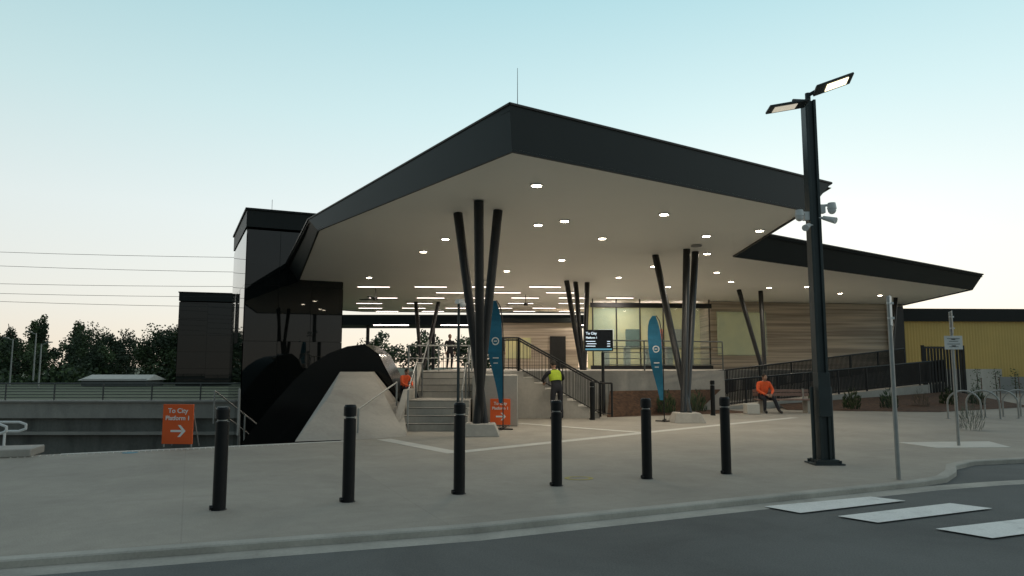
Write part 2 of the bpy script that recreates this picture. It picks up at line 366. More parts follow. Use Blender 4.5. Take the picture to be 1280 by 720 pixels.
s.add([(-2.83,y,z) for y,z in pr]+[(-2.67,y,z) for y,z in pr],[tuple(range(k)),tuple(range(k,2*k))[::-1]]+[(i,(i+1)%k,k+(i+1)%k,k+i) for i in range(k)])
s.obj('stair_side_wall','conc',bevel=.01,label="low pale concrete side wall along the entry steps",category="wall")
for x in(-2.5,-1.2):
    railing('stair_railing',[(x,17.5,.05),(x,18.9,.72),(x,20.2,.72),(x,21.6,1.42)],.92,"steel handrail on the concrete entry steps","handrails on the entry steps",gap=1.6,mid=(),r=.02)
for y in(21.86,23.6):
    railing('balustrade',[(-.3,y,1.41),(.2,y,1.41),(2.65,y,.05),(3.0,y,.05)],1.0,"dark barred balustrade sloping down beside the side steps","dark balustrades on the side steps",mats='black',gap=1.3,bars=.12,mid=(.1,),r=.028,barr=.009)
railing('balustrade',[(3.0,23.9,1.41),(7.4,25.4,1.41)],1.0,"steel and wire balustrade along the concourse edge",gap=1.5,mid=(.2,.4,.6,.8),mats='rail')
B().prism([(-1.05,19.2),(.15,19.0),(.15,21.55),(-1.05,21.55)],.003,1.32).obj('concrete_plinth','conc',bevel=.02,label="tall pale concrete block between the two stairs",category="wall")
s=B(); V=[(-4.5,15.15,0),(-3.1,15.7,0),(-2.35,16.3,0),(-2.86,19,.57),(-3.2,19,.57),(-3.87,20,1.4),(-4.75,20,1.4),(-5.1,20.3,0),(-2.86,20.4,0),(-3.87,20.4,1.4),(-4.75,20.4,1.4),(-2.86,20.4,.57),(-3.2,20.4,.57),(-4.35,17.4,.88)]
s.add(V,[(0,1,13),(0,13,6),(1,5,6,13),(1,2,3,4,5),(0,6,10,7),(6,5,9,10),(5,4,12,9),(4,3,11,12),(3,2,8,11),(0,7,8,2,1),(7,10,9,12,11,8)])
s.obj('concrete_wedge','conc',label="faceted sloping concrete wedge beside the entry stairs",category="wall",bevel=.01)
# sweeping black enclosure: smooth curved crest
crest=[(-9.6,-4.0),(-8.4,-1.7),(-7.5,-.45),(-6.8,.45),(-6.2,1.15),(-5.7,1.62),(-5.2,1.93),(-4.7,2.12),(-4.2,2.18),(-3.8,1.9),(-3.4,1.15),(-3.15,.5)]
pr=crest+[(-3.15,-.1),(-4.9,-.1),(-5.0,-4)]
s=B(); k=len(pr); s.add([(x,20.6,z) for x,z in pr]+[(x,22.6,z) for x,z in pr],[tuple(range(k)),tuple(range(k,2*k))[::-1]]+[(i,(i+1)%k,k+(i+1)%k,k+i) for i in range(k)])
s.obj('black_stair_enclosure','gblack',label="sweeping gloss black enclosure around the stairs down",category="wall")
railing('stair_railing',[(-3.35,15.9,.02),(-2.95,18.6,.55)],.6,"slim steel handrail up the concrete wedge",gap=2.5,mid=(),r=.02)
railing('stair_railing',[(-3.1,21.7,1.42),(-.4,21.75,1.42)],.75,"steel railing at the top of the entry steps",gap=.9,mid=(.5,))

# ---------------------------------------------------------------- lift towers
def tower(loc,rz,w,dp,h,label,depth=-4.4):
    e=thing('lift_tower',loc,label,'tower','black glass lift towers',rz=rz)
    B().box((w/2,dp/2,(h-.9+depth)/2),(w-.06,dp-.06,h-.9-depth)).obj('core','black',parent=e)
    s=B(); nh=3; hh=(h-.9-depth); rows=5
    def panel(p0,ux,L,nrm):
        for r in range(rows):
            for c in range(nh):
                a=Vector(p0)+Vector(ux)*(c*L/nh+.007); b_=Vector(p0)+Vector(ux)*((c+1)*L/nh-.007)
                z0=depth+r*hh/rows+.007; z1=depth+(r+1)*hh/rows-.007; tl=[random.uniform(-.006,.006) for _ in range(2)]
                N=Vector(nrm)
                s.face([a+Vector((0,0,z0))+N*tl[0],b_+Vector((0,0,z0))+N*tl[1],b_+Vector((0,0,z1))-N*tl[0],a+Vector((0,0,z1))-N*tl[1]])
    panel((0,-.03,0),(1,0,0),w,(0,-1,0)); panel((-.03,0,0),(0,1,0),dp,(-1,0,0)); panel((w+.03,0,0),(0,1,0),dp,(1,0,0))
    s.obj('glass_cladding','glass',parent=e,recalc=False)
    s=B(); s.box((w/2,dp/2,h-.45),(w+.12,dp+.12,.7)); s.box((w/2,dp/2,h-.05),(w+.24,dp+.24,.08)); s.obj('roof_cap','fascia',parent=e)
    return e
tower((-11.03,29.6,0),rad(25),4.0,7.1,8.15,"tall gloss black glass lift tower beside the canopy")
tower((-29.2,63,0),rad(18),7,8,8.1,"shorter gloss black glass lift tower across the tracks",-.1)
B().tube((-11.2,33,8),(-11.2,33,9.3),.01,.01,5).obj('antenna','wire',label="thin metal antenna on the lift tower roof",category="antenna")

# ---------------------------------------------------------------- rear
e=thing('platform_canopy',(0,55,1.4),"long low dark canopy over the far platform","canopy")
s=B(); s.box((-1,56,5.0),(26,5,.75)); s.obj('roof','fascia',parent=e,origin=(0,55,1.4))
for x in(-11,-6,-1,4,9): B().tube((x,55,1.3),(x,55,4.65),.13,.13,12).obj('column','black',parent=e,origin=(0,55,1.4))
for x in(-9,-4,1,6): B().box((x,53.6,4.6),(2.6,.1,.05)).obj('strip_light','strip',parent=e,origin=(0,55,1.4))
railing('fence',[(-13,58,1.3),(12,58,1.3)],1.3,"dark wire fence along the far platform edge",mats='black',gap=2.4,bars=.3,mid=(.1,.5),r=.025,barr=.012)
e=thing('station_kiosk',(1.6,46,1.4),"small timber-lined station kiosk with lit opening","kiosk")
o=(1.6,46,1.4)
B().box((1.6,47,3.0),(5.2,2.5,3.2)).obj('walls','boards',parent=e,origin=o)
B().box((.4,45.7,2.7),(1.6,.06,1.3)).obj('window','warm',parent=e,origin=o)
B().box((2.9,45.7,2.45),(1.0,.06,2.0)).obj('door','black',parent=e,origin=o)
B().box((1.6,45.6,4.45),(5.5,.3,.3)).obj('roof_fascia','fascia',parent=e,origin=o)
e=thing('glazed_waiting_room',(8,38,1.4),"glass-walled waiting room with warm yellow interior","waiting room"); o=(8,38,1.4)
s=B(); s.box((8,43,3.3),(7,.1,3.8)); s.obj('interior_wall','warm',parent=e,origin=o)
s=B(); s.box((7.6,39.2,3.1),(6.6,.04,3.4),.12); s.obj('glazing','clear',parent=e,origin=o)
s=B()
for i in range(6): s.box((4.35+i*1.3,38.77+i*.157,3.3),(.05,.1,3.8),.12)
s.box((7.6,39.15,4.85),(6.8,.12,.25),.12); s.box((7.6,39.15,1.5),(6.8,.12,.2),.12); s.box((7.6,39.15,2.5),(6.8,.06,.04),.12)
s.obj('frame','black',parent=e,origin=o)
for i in range(5): B().box((5.4+i*1.2,41.5,2.0),(.3,.7,1.1+.2*(i%2))).obj('ticket_gate','grey',parent=e,origin=o)
for x,m_ in((5.6,'whitep'),(7.2,'screen'),(8.6,'orange'),(10.1,'grey')): B().box((x,42.9,3.2),(.9,.05,1.1)).obj('notice_board',m_,parent=e,origin=o)
for x in(5.5,8,10): B().box((x,41.2,4.95),(1.4,.08,.05)).obj('strip_light','strip',parent=e,origin=o)
e=thing('station_building',(17,43,1.4),"low station building clad in layered grey-brown boards","building"); o=(17,43,1.4)
B().prism([(11.2,40.6),(23.2,42.6),(23.2,45),(11.2,45)],1.3,5.19).obj('board_wall','boards',parent=e,origin=o)
s=B(); s.box((13.0,40.75,3.4),(3.0,.06,2.5),.165); s.obj('window','clear',parent=e,origin=o)
s=B(); s.box((13.0,40.8,3.4),(2.9,.03,2.4),.165); s.obj('lit_interior','warm',parent=e,origin=o)
s=B(); s.box((22.6,42.3,3.2),(.9,.12,3.7),.165); s.obj('door','black',parent=e,origin=o)

r0=Vector((7.2,26.2,.0)); r1=Vector((18.6,31.2,.8))
s=B(); d=Vector((r1.x-r0.x,r1.y-r0.y,0)).normalized(); nn=Vector((-d.y,d.x,0))*1.7
V=[r0,r1,r1+nn,r0+nn]; s.add([(p.x,p.y,0.003) for p in V]+[(r0.x,r0.y,.05),(r1.x,r1.y,.85),(r1.x+nn.x,r1.y+nn.y,.85),(r0.x+nn.x,r0.y+nn.y,.05)],[(3,2,1,0),(4,5,6,7),(0,1,5,4),(1,2,6,5),(2,3,7,6),(3,0,4,7)])
s.obj('access_ramp','conc',kind='structure')
railing('balustrade',[(7.2,26.2,.06),(18.6,31.2,.86)],.95,"long dark barred balustrade along the access ramp",mats='black',gap=1.6,bars=.075,mid=(.1,),r=.035,barr=.024)
railing('balustrade',[(7.0,28.2,.3),(17.9,33.0,1.41)],.95,"dark barred balustrade behind the access ramp",mats='black',gap=1.6,bars=.075,mid=(.1,),r=.035,barr=.022)
s=B(); s.add([(2.9,22.3,.004),(8.2,24.6,.004),(7.3,26,.05),(7.4,25.6,.75),(3.2,23.8,.75)],[(0,1,2),(0,2,3,4)]); s.obj('mulch_garden_bed','mulch',kind='structure')
s=B(); s.add([(9.8,26.0,.01),(14.5,24.8,.01),(20,28,.01),(18.8,30.9,.5),(10,27.3,.15)],[(0,1,2,3,4)]); s.obj('mulch_garden_bed','mulch',kind='structure')

e=thing('gold_clad_building',(30,44,0),"long gold corrugated metal building with dark gutter","building"); o=(30,44,0)
x=22.3; pts=[]
while x<52:
    y=42.5+(x-22)*.05; pts+= [(x,y),(x+.07,y),(x+.09,y+.02),(x+.16,y+.02)]; x+=.18
s=B(); vs=[(*p,.9) for p in pts]+[(*p,4.2) for p in pts]; k=len(pts)
s.add(vs,[(i,i+1,k+i+1,k+i) for i in range(k-1)])
s.obj('cladding','gold',parent=e,origin=o,recalc=False)
B().prism([(22.2,42.3),(52,43.8),(52,60),(22.2,60)],4.2,4.95).obj('roof','fascia',parent=e,origin=o)
B().prism([(22.2,42.6),(52,44.1),(52,59),(22.2,59)],0,4.2).obj('inner_wall','grey',parent=e,origin=o)
B().prism([(22.2,41.6),(52,43.1),(52,43.3),(22.2,41.8)],0,.95).obj('base_wall','grey',parent=e,origin=o)
e=thing('slatted_gate',(17.6,30.8,0),"dark vertical slatted steel gate beside the ramp","gate")
s=B()
for i in range(12): s.box((i*.16,i*.04,1.35),(.08,.05,2.1))
s.obj('slats','black',parent=e)
s=B(); s.box((.88,.22,.35),(2.0,.06,.08),.245); s.box((.88,.22,2.35),(2.0,.06,.08),.245); s.box((-.1,0,1.2),(.1,.1,2.5)); s.box((1.9,.46,1.2),(.1,.1,2.5)); s.obj('frame','black',parent=e)

# ---------------------------------------------------------------- bollards
def bollard(loc):
    e=thing('bollard',loc,"black cylindrical steel bollard standing on the plaza paving","bollard","bollards along the kerb")
    s=B(); s.tube((0,0,0),(0,0,.945),.071,.071,28); s.tube((0,0,.975),(0,0,1.08),.074,.074,28); s.tube((0,0,.94),(0,0,.98),.05,.05,28); s.tube((0,0,1.08),(0,0,1.105),.074,.06,28)
    s.obj('shaft','bol',parent=e)
    s=B(); s.tube((0,0,.955),(0,0,.967),.056,.056,28); s.obj('reflective_band','steel',parent=e)
    s=B(); s.tube((0,0,0),(0,0,.008),.085,.08,24); s.tube((-.085,-.05,.03),(-.05,-.03,.03),.025,.025,10); s.obj('base_plate','bol',parent=e)
    return e
bl=bollard((-3.19,8.05,0))
for p in[(-1.89,8.52),(-.647,9.04),(.586,9.64),(1.88,10.24),(3.12,10.7)]: dup(bl,(p[0],p[1],0))
dup(bl,(6.4,23.2,0)); dup(bl,(2.35,21.3,0))

# ---------------------------------------------------------------- lamp post
e=thing('street_lamp',(5.0,11.75,0),"tall square grey lamp post with two lit LED heads and cameras","street lamp")
s=B(); s.box((-.068,0,3.0),(.045,.2,6.0)); s.box((.068,0,3.0),(.045,.2,6.0)); s.box((0,0,3.0),(.11,.13,5.98)); s.box((0,-.02,1.1),(.19,.22,.7)); s.obj('post','post',parent=e,bevel=.006)
for x in(-.15,.15):
    s=B(); s.tube((x,.02,0),(x,.02,1.22),.03,.03,12); s.obj('guard_post','post',parent=e)
s=B(); s.box((0,0,.012),(.48,.42,.024)); s.box((0,0,.05),(.34,.32,.06))
for x in(-.19,.19):
    for y in(-.16,.16): s.tube((x,y,.02),(x,y,.07),.018,.018,6)
s.obj('base_plate','post',parent=e)
s=B(); s.tube((0,0,5.95),(0,0,6.14),.045,.045,12); s.tube((0,0,6.0),(-.3,-.12,5.97),.032,.028,10); s.tube((0,0,6.1),(.2,-.12,6.2),.032,.028,10); s.obj('arm','post',parent=e)
for sgn,c,tilt,xt,mm in((-1,(-.44,-.22,5.83),rad(-10),-9,'lampw'),(1,(.34,-.22,6.21),rad(-20),-20,'lamp')):
    R=Matrix.Rotation(tilt,3,'Y')@Matrix.Rotation(rad(xt),3,'X')
    hd=B(); hd.box(c,(.66,.26,.035),R=R); hd.box(Vector(c)+R@Vector((-.24*sgn,0,.028)),(.14,.14,.03),R=R)
    hd=hd.obj('lamp_head','post',parent=e,bevel=.008)
    l=B(); l.box(Vector(c)+R@Vector((.05*sgn,0,-.021)),(.38,.17,.010),R=R); l.obj('lens',mm,parent=hd)
for sgn,z in((-1,4.02),(1,4.14)):
    cam=B(); cam.box((.13*sgn,-.03,z),(.09,.10,.14)); cam.tube((.1*sgn,-.03,z+.05),(.27*sgn,-.1,z+.06),.022,.022,8)
    cam.tube((.27*sgn,-.1,z+.09),(.27*sgn,-.1,z-.01),.06,.075,16); cam.obj('camera_bracket','whitep',parent=e)
    cd=B(); cd.sph((.27*sgn,-.1,z-.03),(.066,.066,.07),0,14,10); cd.obj('camera_dome','whitep',parent=e)
    c2=B(); c2.tube((.12*sgn,-.1,z-.16),(.25*sgn,-.26,z-.24),.035,.055,12); c2.tube((.05*sgn,-.08,z-.16),(.14*sgn,-.1,z-.16),.02,.02,8); c2.obj('bullet_camera','whitep',parent=e)

def signpole(loc,h,panels,label):
    e=thing('sign_post',loc,label,'street sign')
    s=B(); s.tube((0,0,0),(0,0,h),.03,.03,14); s.tube((0,0,h),(0,0,h+.02),.034,.02,14); s.obj('pole','steel',parent=e)
    for (z,w_,hh,rz) in panels:
        s=B(); s.box((0,-.045,z),(w_,.01,hh),rz); s.box((0,-.035,z+hh*.25),(.09,.03,.03)); s.box((0,-.035,z-hh*.25),(.09,.03,.03))
        p=s.obj('sign_panel','whitep',parent=e,bevel=.003)
        if abs(rz)<.5:
            s=B()
            for k in range(4): s.box((0,-.0525,z+hh*.3-k*hh*.2),(w_*(.7-.2*(k%2)),.004,hh*.055),rz)
            s.obj('lettering','sgrey',parent=p)
    return e
signpole((5.33,10.15,0),2.52,[(2.33,.22,.42,rad(56))],"galvanised pole with edge-on pale parking sign")
signpole((8.78,14.4,0),2.62,[(2.42,.36,.46,rad(62)),(2.02,.36,.27,0)],"galvanised pole with two small white parking signs")

def asign(loc,w_,h,l1,l2,rz,label):
    e=thing('orange_sign_board',loc,label,'sign','orange direction boards',rz=rz)
    s=B(); s.box((0,0,h/2+.06),(w_,.03,h)); s.obj('board','orange',parent=e,bevel=.004)
    s=B()
    for x in(-w_/2+.03,w_/2-.03): s.tube((x,.02,0),(x,.02,.1),.014,.014,8); s.tube((x,.3,0),(x,.04,h*.9),.012,.012,8)
    s.obj('stand','steel',parent=e)
    R=(rad(90),0,0); y=-.019
    text('lettering',l1,.125*w_/.6,(0,y,h*.86),R,'ink',e); text('lettering',l2,.115*w_/.6,(0,y,h*.68),R,'ink',e)
    s=B(); z=h*.38+.02; k=w_/.6
    s.add([(-.13*k,y,z-.02),(.09*k,y,z-.02),(.09*k,y,z+.02),(-.13*k,y,z+.02)],[(0,1,2,3)])
    y-=.001
    s.add([(.01*k,y,z+.11*k),(.065*k,y,z+.11*k),(.165*k,y,z),(.065*k,y,z-.11*k),(.01*k,y,z-.11*k),(.105*k,y,z)],[(0,1,2,5),(5,2,3,4)])
    s.obj('arrow','ink',parent=e,recalc=False)
asign((-6.47,14.15,0),.62,.76,"To City","Platform 1",-.1,"orange board with white arrow at the top of the stairs")
asign((-.30,18.75,0),.52,.66,"To City","Platform 1",0,"small orange arrow board against the concrete block")

def banner(loc,h,label,rz):
    e=thing('feather_banner',loc,label,'banner flag','teal feather banners',rz=rz)
    s=B(); P=[(0,0,0),(0,0,h*.7),(-.02,0,h*.85),(-.08,0,h*.95),(-.17,0,h)]; s.path(P,.014); s.obj('pole','black',parent=e)
    s=B(); N=20; L=[];R_=[]
    for i in range(N+1):
        t=i/N; z=h*.2+t*h*.8
        xr=-.02 if t<.6 else -.02-.17*((t-.6)/.4)**2
        wd=.10+.28*math.sin(min(1,t*1.35)*1.57)
        if t>.7: wd*=math.sqrt(max(.0,1-((t-.7)/.31)**2))
        yy=.05*math.sin(t*9)
        L.append((xr,yy,z)); R_.append((xr-wd,yy+.06*math.sin(t*6+1),z))
    for i in range(N): s.face([L[i],L[i+1],R_[i+1],R_[i]])
    s.obj('flag','teal',parent=e,recalc=False)
    s=B()
    f=lambda a,r:(-.18+r*math.cos(a),-.08,h*.68+r*math.sin(a))
    for i in range(24):
        a=2*math.pi*i/24;b_=2*math.pi*(i+1)/24
        s.face([f(a,.07),f(b_,.07),f(b_,.10),f(a,.10)])
    s.box((-.18,-.08,h*.68),(.08,.004,.025)); s.box((-.17,-.08,h*.55),(.15,.004,.025)); s.box((-.17,-.08,h*.51),(.11,.004,.02))
    s.obj('emblem','ink',parent=e)
    s=B(); s.box((0,0,.02),(.5,.05,.03)); s.box((0,0,.05),(.05,.5,.03)); s.obj('foot','black',parent=e)
banner((-.22,18.0,0),3.2,"teal feather banner standing by the leaning columns",rad(-15))
banner((4.3,20.6,0),3.0,"teal feather banner standing beside the garden bed",rad(-20))

e=thing('information_display',(2.55,23.0,1.4),"dark electronic train information screen on a post","display screen")
B().tube((.35,.1,-1.35),(.35,.1,.6),.05,.05,12).obj('post','black',parent=e)
s=B(); s.box((.2,0,.97),(.92,.14,.68)); s.obj('housing','screen',parent=e,bevel=.01)
text('screen_lettering',"To City",.11,(-.2,-.076,1.16),(rad(90),0,0),'scrtxt',e,'LEFT'); text('screen_lettering',"Platform 1",.085,(-.2,-.076,1.03),(rad(90),0,0),'scrtxt',e,'LEFT')
s=B(); s.box((.2,-.073,.69),(.84,.004,.05)); s.obj('screen_panel','scrblue',parent=e)
s=B()
for k in range(3):
    s.box((-.05+.03*(k%2),-.073,.94-k*.075),(.3,.004,.02)); s.box((.52,-.073,.94-k*.075),(.1,.004,.02))
s.obj('screen_rows','scrtxt',parent=e)
e=thing('camera_pole',(-1.2,16.2,0),"slim pole with a white security camera by the columns","security camera")
B().tube((0,0,0),(0,0,2.95),.035,.03,12).obj('pole','post',parent=e)
s=B(); s.box((.02,-.05,3.0),(.12,.22,.1),.5); s.sph((.1,-.14,2.92),(.07,.07,.07)); s.obj('camera','whitep',parent=e)

e=thing('bench',(9.15,24.5,0),"timber slat bench with backrest at the garden edge","bench")
s=B()
for i in range(4): s.box((0,-.2+i*.125,.44),(1.9,.105,.04))
s.obj('seat','timber',parent=e,bevel=.005)
s=B()
for i in range(2): s.box((0,.26+i*.03,.60+i*.12),(1.9,.035,.10))
s.obj('backrest','timber',parent=e,bevel=.005)
for x in(-.75,.75):
    s=B(); s.box((x,0,.21),(.08,.42,.41)); s.box((x,.25,.55),(.05,.04,.5)); s.obj('leg','conc',parent=e)
B().box((7.85,23.9,.17),(.42,.4,.33)).obj('concrete_block','concl',bevel=.02,label="small pale concrete cube beside the bench",category="block")

s=thing('bike_rack',(13.4,21.6,0),"curved galvanised steel bicycle hoop fixed to paving","bike rack","row of bicycle hoops")
hp=B(); hp.path([(-.42,0,0),(-.42,0,.45)]+[(-.42*math.cos(a),0,.45+.38*math.sin(a)) for a in [math.pi*i/10 for i in range(1,10)]]+[(.42,0,.45),(.42,0,0)],.026,10)
hp.obj('hoop','steel',parent=s)
for x in(-.42,.42): B().tube((x,0,0),(x,0,.01),.07,.07,12).obj('base_plate','steel',parent=s)
for i in range(1,7): dup(s,(13.4+i*.72,21.6+i*.25,0),rad(-30))
s.rotation_euler=(0,0,rad(-30))

# ---------------------------------------------------------------- people
def person(name,loc,rz,J,label,topm,legm,hair='hair',vest=None,sc_=1,sleeve=None):
    e=thing(name,loc,label,'person',rz=rz)
    names=list(J['v'].keys()); vs=[Vector(J['v'][k][:3])*sc_ for k in names]; rd=[J['v'][k][3]*sc_ for k in names]
    ed=[(names.index(a),names.index(b_)) for a,b_ in J['e']]
    me=bpy.data.meshes.new('tmp'); me.from_pydata(vs,ed,[]); ob=bpy.data.objects.new('tmp',me); col.objects.link(ob)
    ob.modifiers.new('s','SKIN')
    for i,v in enumerate(me.skin_vertices[0].data): v.radius=(rd[i],rd[i]*(.72 if names[i] in('chest','belly','pelvis') else 1)); v.use_root=(names[i]=='pelvis')
    sb=ob.modifiers.new('u','SUBSURF'); sb.levels=2; sb.render_levels=2
    dg=bpy.context.evaluated_depsgraph_get(); m2=bpy.data.meshes.new_from_object(ob.evaluated_get(dg)); bpy.data.objects.remove(ob)
    b=B()
    segs=[(vs[i],vs[j],names[i],names[j]) for i,j in ed]
    fs=[];ms=[]
    for p in m2.polygons:
        c=p.center; best=None
        for a,d_,na,nb in segs:
            t=max(0,min(1,(c-a).dot(d_-a)/max(1e-6,(d_-a).length_squared))); dist=(c-(a+(d_-a)*t)).length
            if best is None or dist<best[0]: best=(dist,na,nb,t)
        nn_=best[2]
        if nn_.startswith(('knee','ankle','hip')): k=1
        elif nn_.startswith('toe'): k=3
        elif nn_.startswith('head') : k=2
        elif nn_.startswith('hand') and best[3]>.92: k=2
        elif nn_.startswith('elbow') and sleeve: k=5
        else: k=0
        fs.append(list(p.vertices)); ms.append(k)
    b.v=[v.co.copy() for v in m2.vertices]; b.f=fs; b.m=ms
    H=Vector(J['headc'])*sc_; Rh=Matrix.Rotation(J.get('nod',0),3,'X')
    b.sph(H,(.076*sc_,.095*sc_,.118*sc_),2,16,12,Rh)
    b.sph(H+Rh@Vector((0,-.022,-.055))*sc_,(.058*sc_,.066*sc_,.062*sc_),2,12,8,Rh)
    b.add([H+Rh@Vector(p)*sc_ for p in((-.011,-.09,.02),(.011,-.09,.02),(.017,-.092,-.028),(-.017,-.092,-.028),(0,-.118,-.022))],[(0,1,4),(1,2,4),(2,3,4),(3,0,4)],2)
    for sx in(-1,1):
        b.sph(H+Rh@Vector((.076*sx,.005,-.005))*sc_,(.012*sc_,.022*sc_,.034*sc_),2,8,6,Rh)
        b.sph(H+Rh@Vector((.03*sx,-.086,.008))*sc_,(.012*sc_,.008*sc_,.007*sc_),4,8,6,Rh)
    b.box(H+Rh@Vector((0,-.088,-.056))*sc_,(.045*sc_,.008,.007),R=Rh,mi=3)
    for sx in('l','r'):
        W=Vector(J['v']['hand_'+sx][:3])*sc_; E=Vector(J['v']['elbow_'+sx][:3])*sc_; d_=(W-E).normalized(); side=Vector((1 if sx=='l' else -1,0,0)); side=(side-d_*side.dot(d_)).normalized(); up=d_.cross(side)
        if up.z<0: up=-up
        b.sph(W+d_*.04*sc_,(.04*sc_,.04*sc_,.03*sc_),2,8,6)
        for q_ in range(4):
            L=[.07,.082,.076,.06][q_]*sc_; o=W+d_*.07*sc_+side*(.030-.02*q_)*sc_; k1=o+d_*L*.5-up*.008; k2=k1+d_*L*.35-up*.028
            b.tube(o,k1,.0095,.009,6,2); b.tube(k1,k2,.009,.007,6,2)
        o=W+d_*.02*sc_-side*.03*sc_; k1=o+(d_*.6-side)*.03; b.tube(o,k1,.012,.011,6,2); b.tube(k1,k1+d_*.035-side*.005,.011,.008,6,2)
    b.obj('body',[topm,legm,'skin','shoe','ink',sleeve or topm],parent=e)
    hb=B(); hb.sph(H+Rh@Vector((0,.016,.022))*sc_,(.085*sc_,.098*sc_,.108*sc_),0,16,10,Rh); hb.obj('hair',hair,parent=e)
    if vest:
        P=Vector(J['v']['belly'][:3])*sc_; N_=Vector(J['v']['neck'][:3])*sc_
        ax=(N_-P).normalized(); X=Vector((1,0,0)); Y_=ax.cross(X); s=B(); rings=[]
        for t,rx,ry in((.15,.178,.14),(.3,.19,.145),(.55,.205,.15),(.78,.20,.14),(.92,.13,.10)):
            c=P.lerp(N_,t); rings.append([c+(X*math.cos(2*math.pi*i/20)*rx+Y_*math.sin(2*math.pi*i/20)*ry)*sc_ for i in range(20)])
        for a,b_ in zip(rings[:-1],rings[1:]):
            for i in range(20): s.face([a[i],a[(i+1)%20],b_[(i+1)%20],b_[i]],0)
        s.obj('vest',vest,parent=e)
    return e
E_=[('pelvis','belly'),('belly','chest'),('chest','neck'),('neck','head')]
for k in 'lr': E_+=[('chest','shoulder_'+k),('shoulder_'+k,'elbow_'+k),('elbow_'+k,'hand_'+k),('pelvis','hip_'+k),('hip_'+k,'knee_'+k),('knee_'+k,'ankle_'+k),('ankle_'+k,'toe_'+k)]
def J(pel,bel,che,nec,hea,headc,arms,legs,nod=0):
    v={'pelvis':(*pel,.15),'belly':(*bel,.145),'chest':(*che,.165),'neck':(*nec,.062),'head':(*hea,.055)}
    for k,(sh,el,ha) in arms.items(): v['shoulder_'+k]=(*sh,.075); v['elbow_'+k]=(*el,.052); v['hand_'+k]=(*ha,.03)
    for k,(hi,kn,an,to) in legs.items(): v['hip_'+k]=(*hi,.105); v['knee_'+k]=(*kn,.07); v['ankle_'+k]=(*an,.05); v['toe_'+k]=(*to,.045)
    return {'v':v,'e':E_,'headc':headc,'nod':nod}
sit=J((0,0,.54),(0,-.03,.68),(0,-.09,.88),(0,-.13,1.06),(0,-.15,1.12),(0,-.185,1.19),
  {'l':((.19,-.1,.98),(.27,-.2,.74),(.1,-.42,.62)),'r':((-.19,-.1,.98),(-.26,-.2,.74),(-.08,-.42,.62))},
  {'l':((.1,-.05,.52),(.17,-.45,.5),(.26,-.62,.09),(.29,-.78,.045)),'r':((-.1,-.05,.52),(-.15,-.45,.5),(-.15,-.44,.09),(-.16,-.6,.045))},nod=.35)
person('person',(8.45,24.5,0),.1,sit,"person in orange hi-vis jacket and dark trousers seated on bench",'jkt','dark')
lean=J((0,.03,.92),(0,-.02,1.06),(0,-.09,1.26),(0,-.14,1.46),(0,-.16,1.52),(0,-.19,1.60),
  {'l':((.19,-.1,1.39),(.34,-.2,1.18),(.2,-.44,1.07)),'r':((-.19,-.1,1.39),(-.34,-.2,1.18),(-.2,-.44,1.07))},
  {'l':((.1,.03,.9),(.13,.0,.5),(.13,.06,.09),(.14,-.1,.045)),'r':((-.1,.03,.9),(-.12,.03,.5),(-.12,.12,.09),(-.14,-.04,.045))},nod=.4)
person('person',(1.3,21.3,0),math.pi+.4,lean,"person in dark clothes and yellow hi-vis vest leaning on the balustrade",'dark','dark',vest='hiv')
std=J((0,0,.93),(0,0,1.07),(0,0,1.27),(0,.01,1.48),(0,0,1.54),(0,-.015,1.63),
  {'l':((.19,0,1.4),(.25,.02,1.12),(.24,-.08,.87)),'r':((-.19,0,1.4),(-.25,.02,1.12),(-.24,-.08,.87))},
  {'l':((.1,0,.9),(.11,-.02,.5),(.1,.03,.09),(.12,-.13,.045)),'r':((-.1,0,.9),(-.12,-.06,.5),(-.12,.06,.09),(-.14,-.1,.045))})
person('person',(-3.1,36,1.4),.4,std,"person in dark clothes standing on the concourse",'dark','dark')
person('person',(-.6,36,1.4),2.4,std,"person in dark coat walking across the concourse",'dark','dark')
person('person',(-3.02,20.2,.57),.9,sit,"person in orange hi-vis jacket sitting beside the entry steps",'jkt','dark',sc_=.7)

# ---------------------------------------------------------------- trees and plants
def tree(loc,h,rx,rz_,cz,label,n=34,per=150,leaf=.28,group='trees beyond the station'):
    e=thing('tree',loc,label,'tree',group)
    s=B(); r=h*.03+.04
    pts=[Vector((0,0,-.1))]+[Vector((random.uniform(-.15,.15)*k,random.uniform(-.15,.15)*k,h*.22*k)) for k in(1,2,3,4)]
    for i in range(4): s.tube(pts[i],pts[i+1],r*(1-i*.22),r*(1-(i+1)*.22),8)
    cl=[]
    for i in range(n):
        while True:
            q_=Vector([random.uniform(-1,1) for _ in range(3)])
            if q_.length<1 and q_.length>.2: break
        cl.append(Vector((q_.x*rx*(1-.25*max(0,q_.z)),q_.y*rx,cz+q_.z*rz_)))
    for c in cl[:10]: s.tube(pts[random.choice((1,2,3))],c,r*.35,.02,5)
    s.obj('trunk','bark',parent=e)
    s=B()
    for c in cl:
        R0=(rx if rx<1.6 else min(rx,rz_))*(random.uniform(.55,.8) if rx<1.6 else random.uniform(.28,.48)); mi=0 if random.random()<.5 else 1
        for k in range(per):
            q_=Vector([random.gauss(0,1) for _ in range(3)]).normalized()*R0*random.random()**.45; a=Vector([random.uniform(-1,1) for _ in range(3)]).normalized(); b_=a.orthogonal().normalized(); z=leaf*random.uniform(.5,1.1); w_=z*.75
            if rx<1.6: q_.z*=1.6
            o=c+q_; s.add([o-a*z*.5,o+b_*w_*.5,o+a*z*.5,o-b_*w_*.5],[(0,1,2,3)],mi)
    s.obj('crown',['leaf','leaf2'],parent=e,recalc=False)
    return e
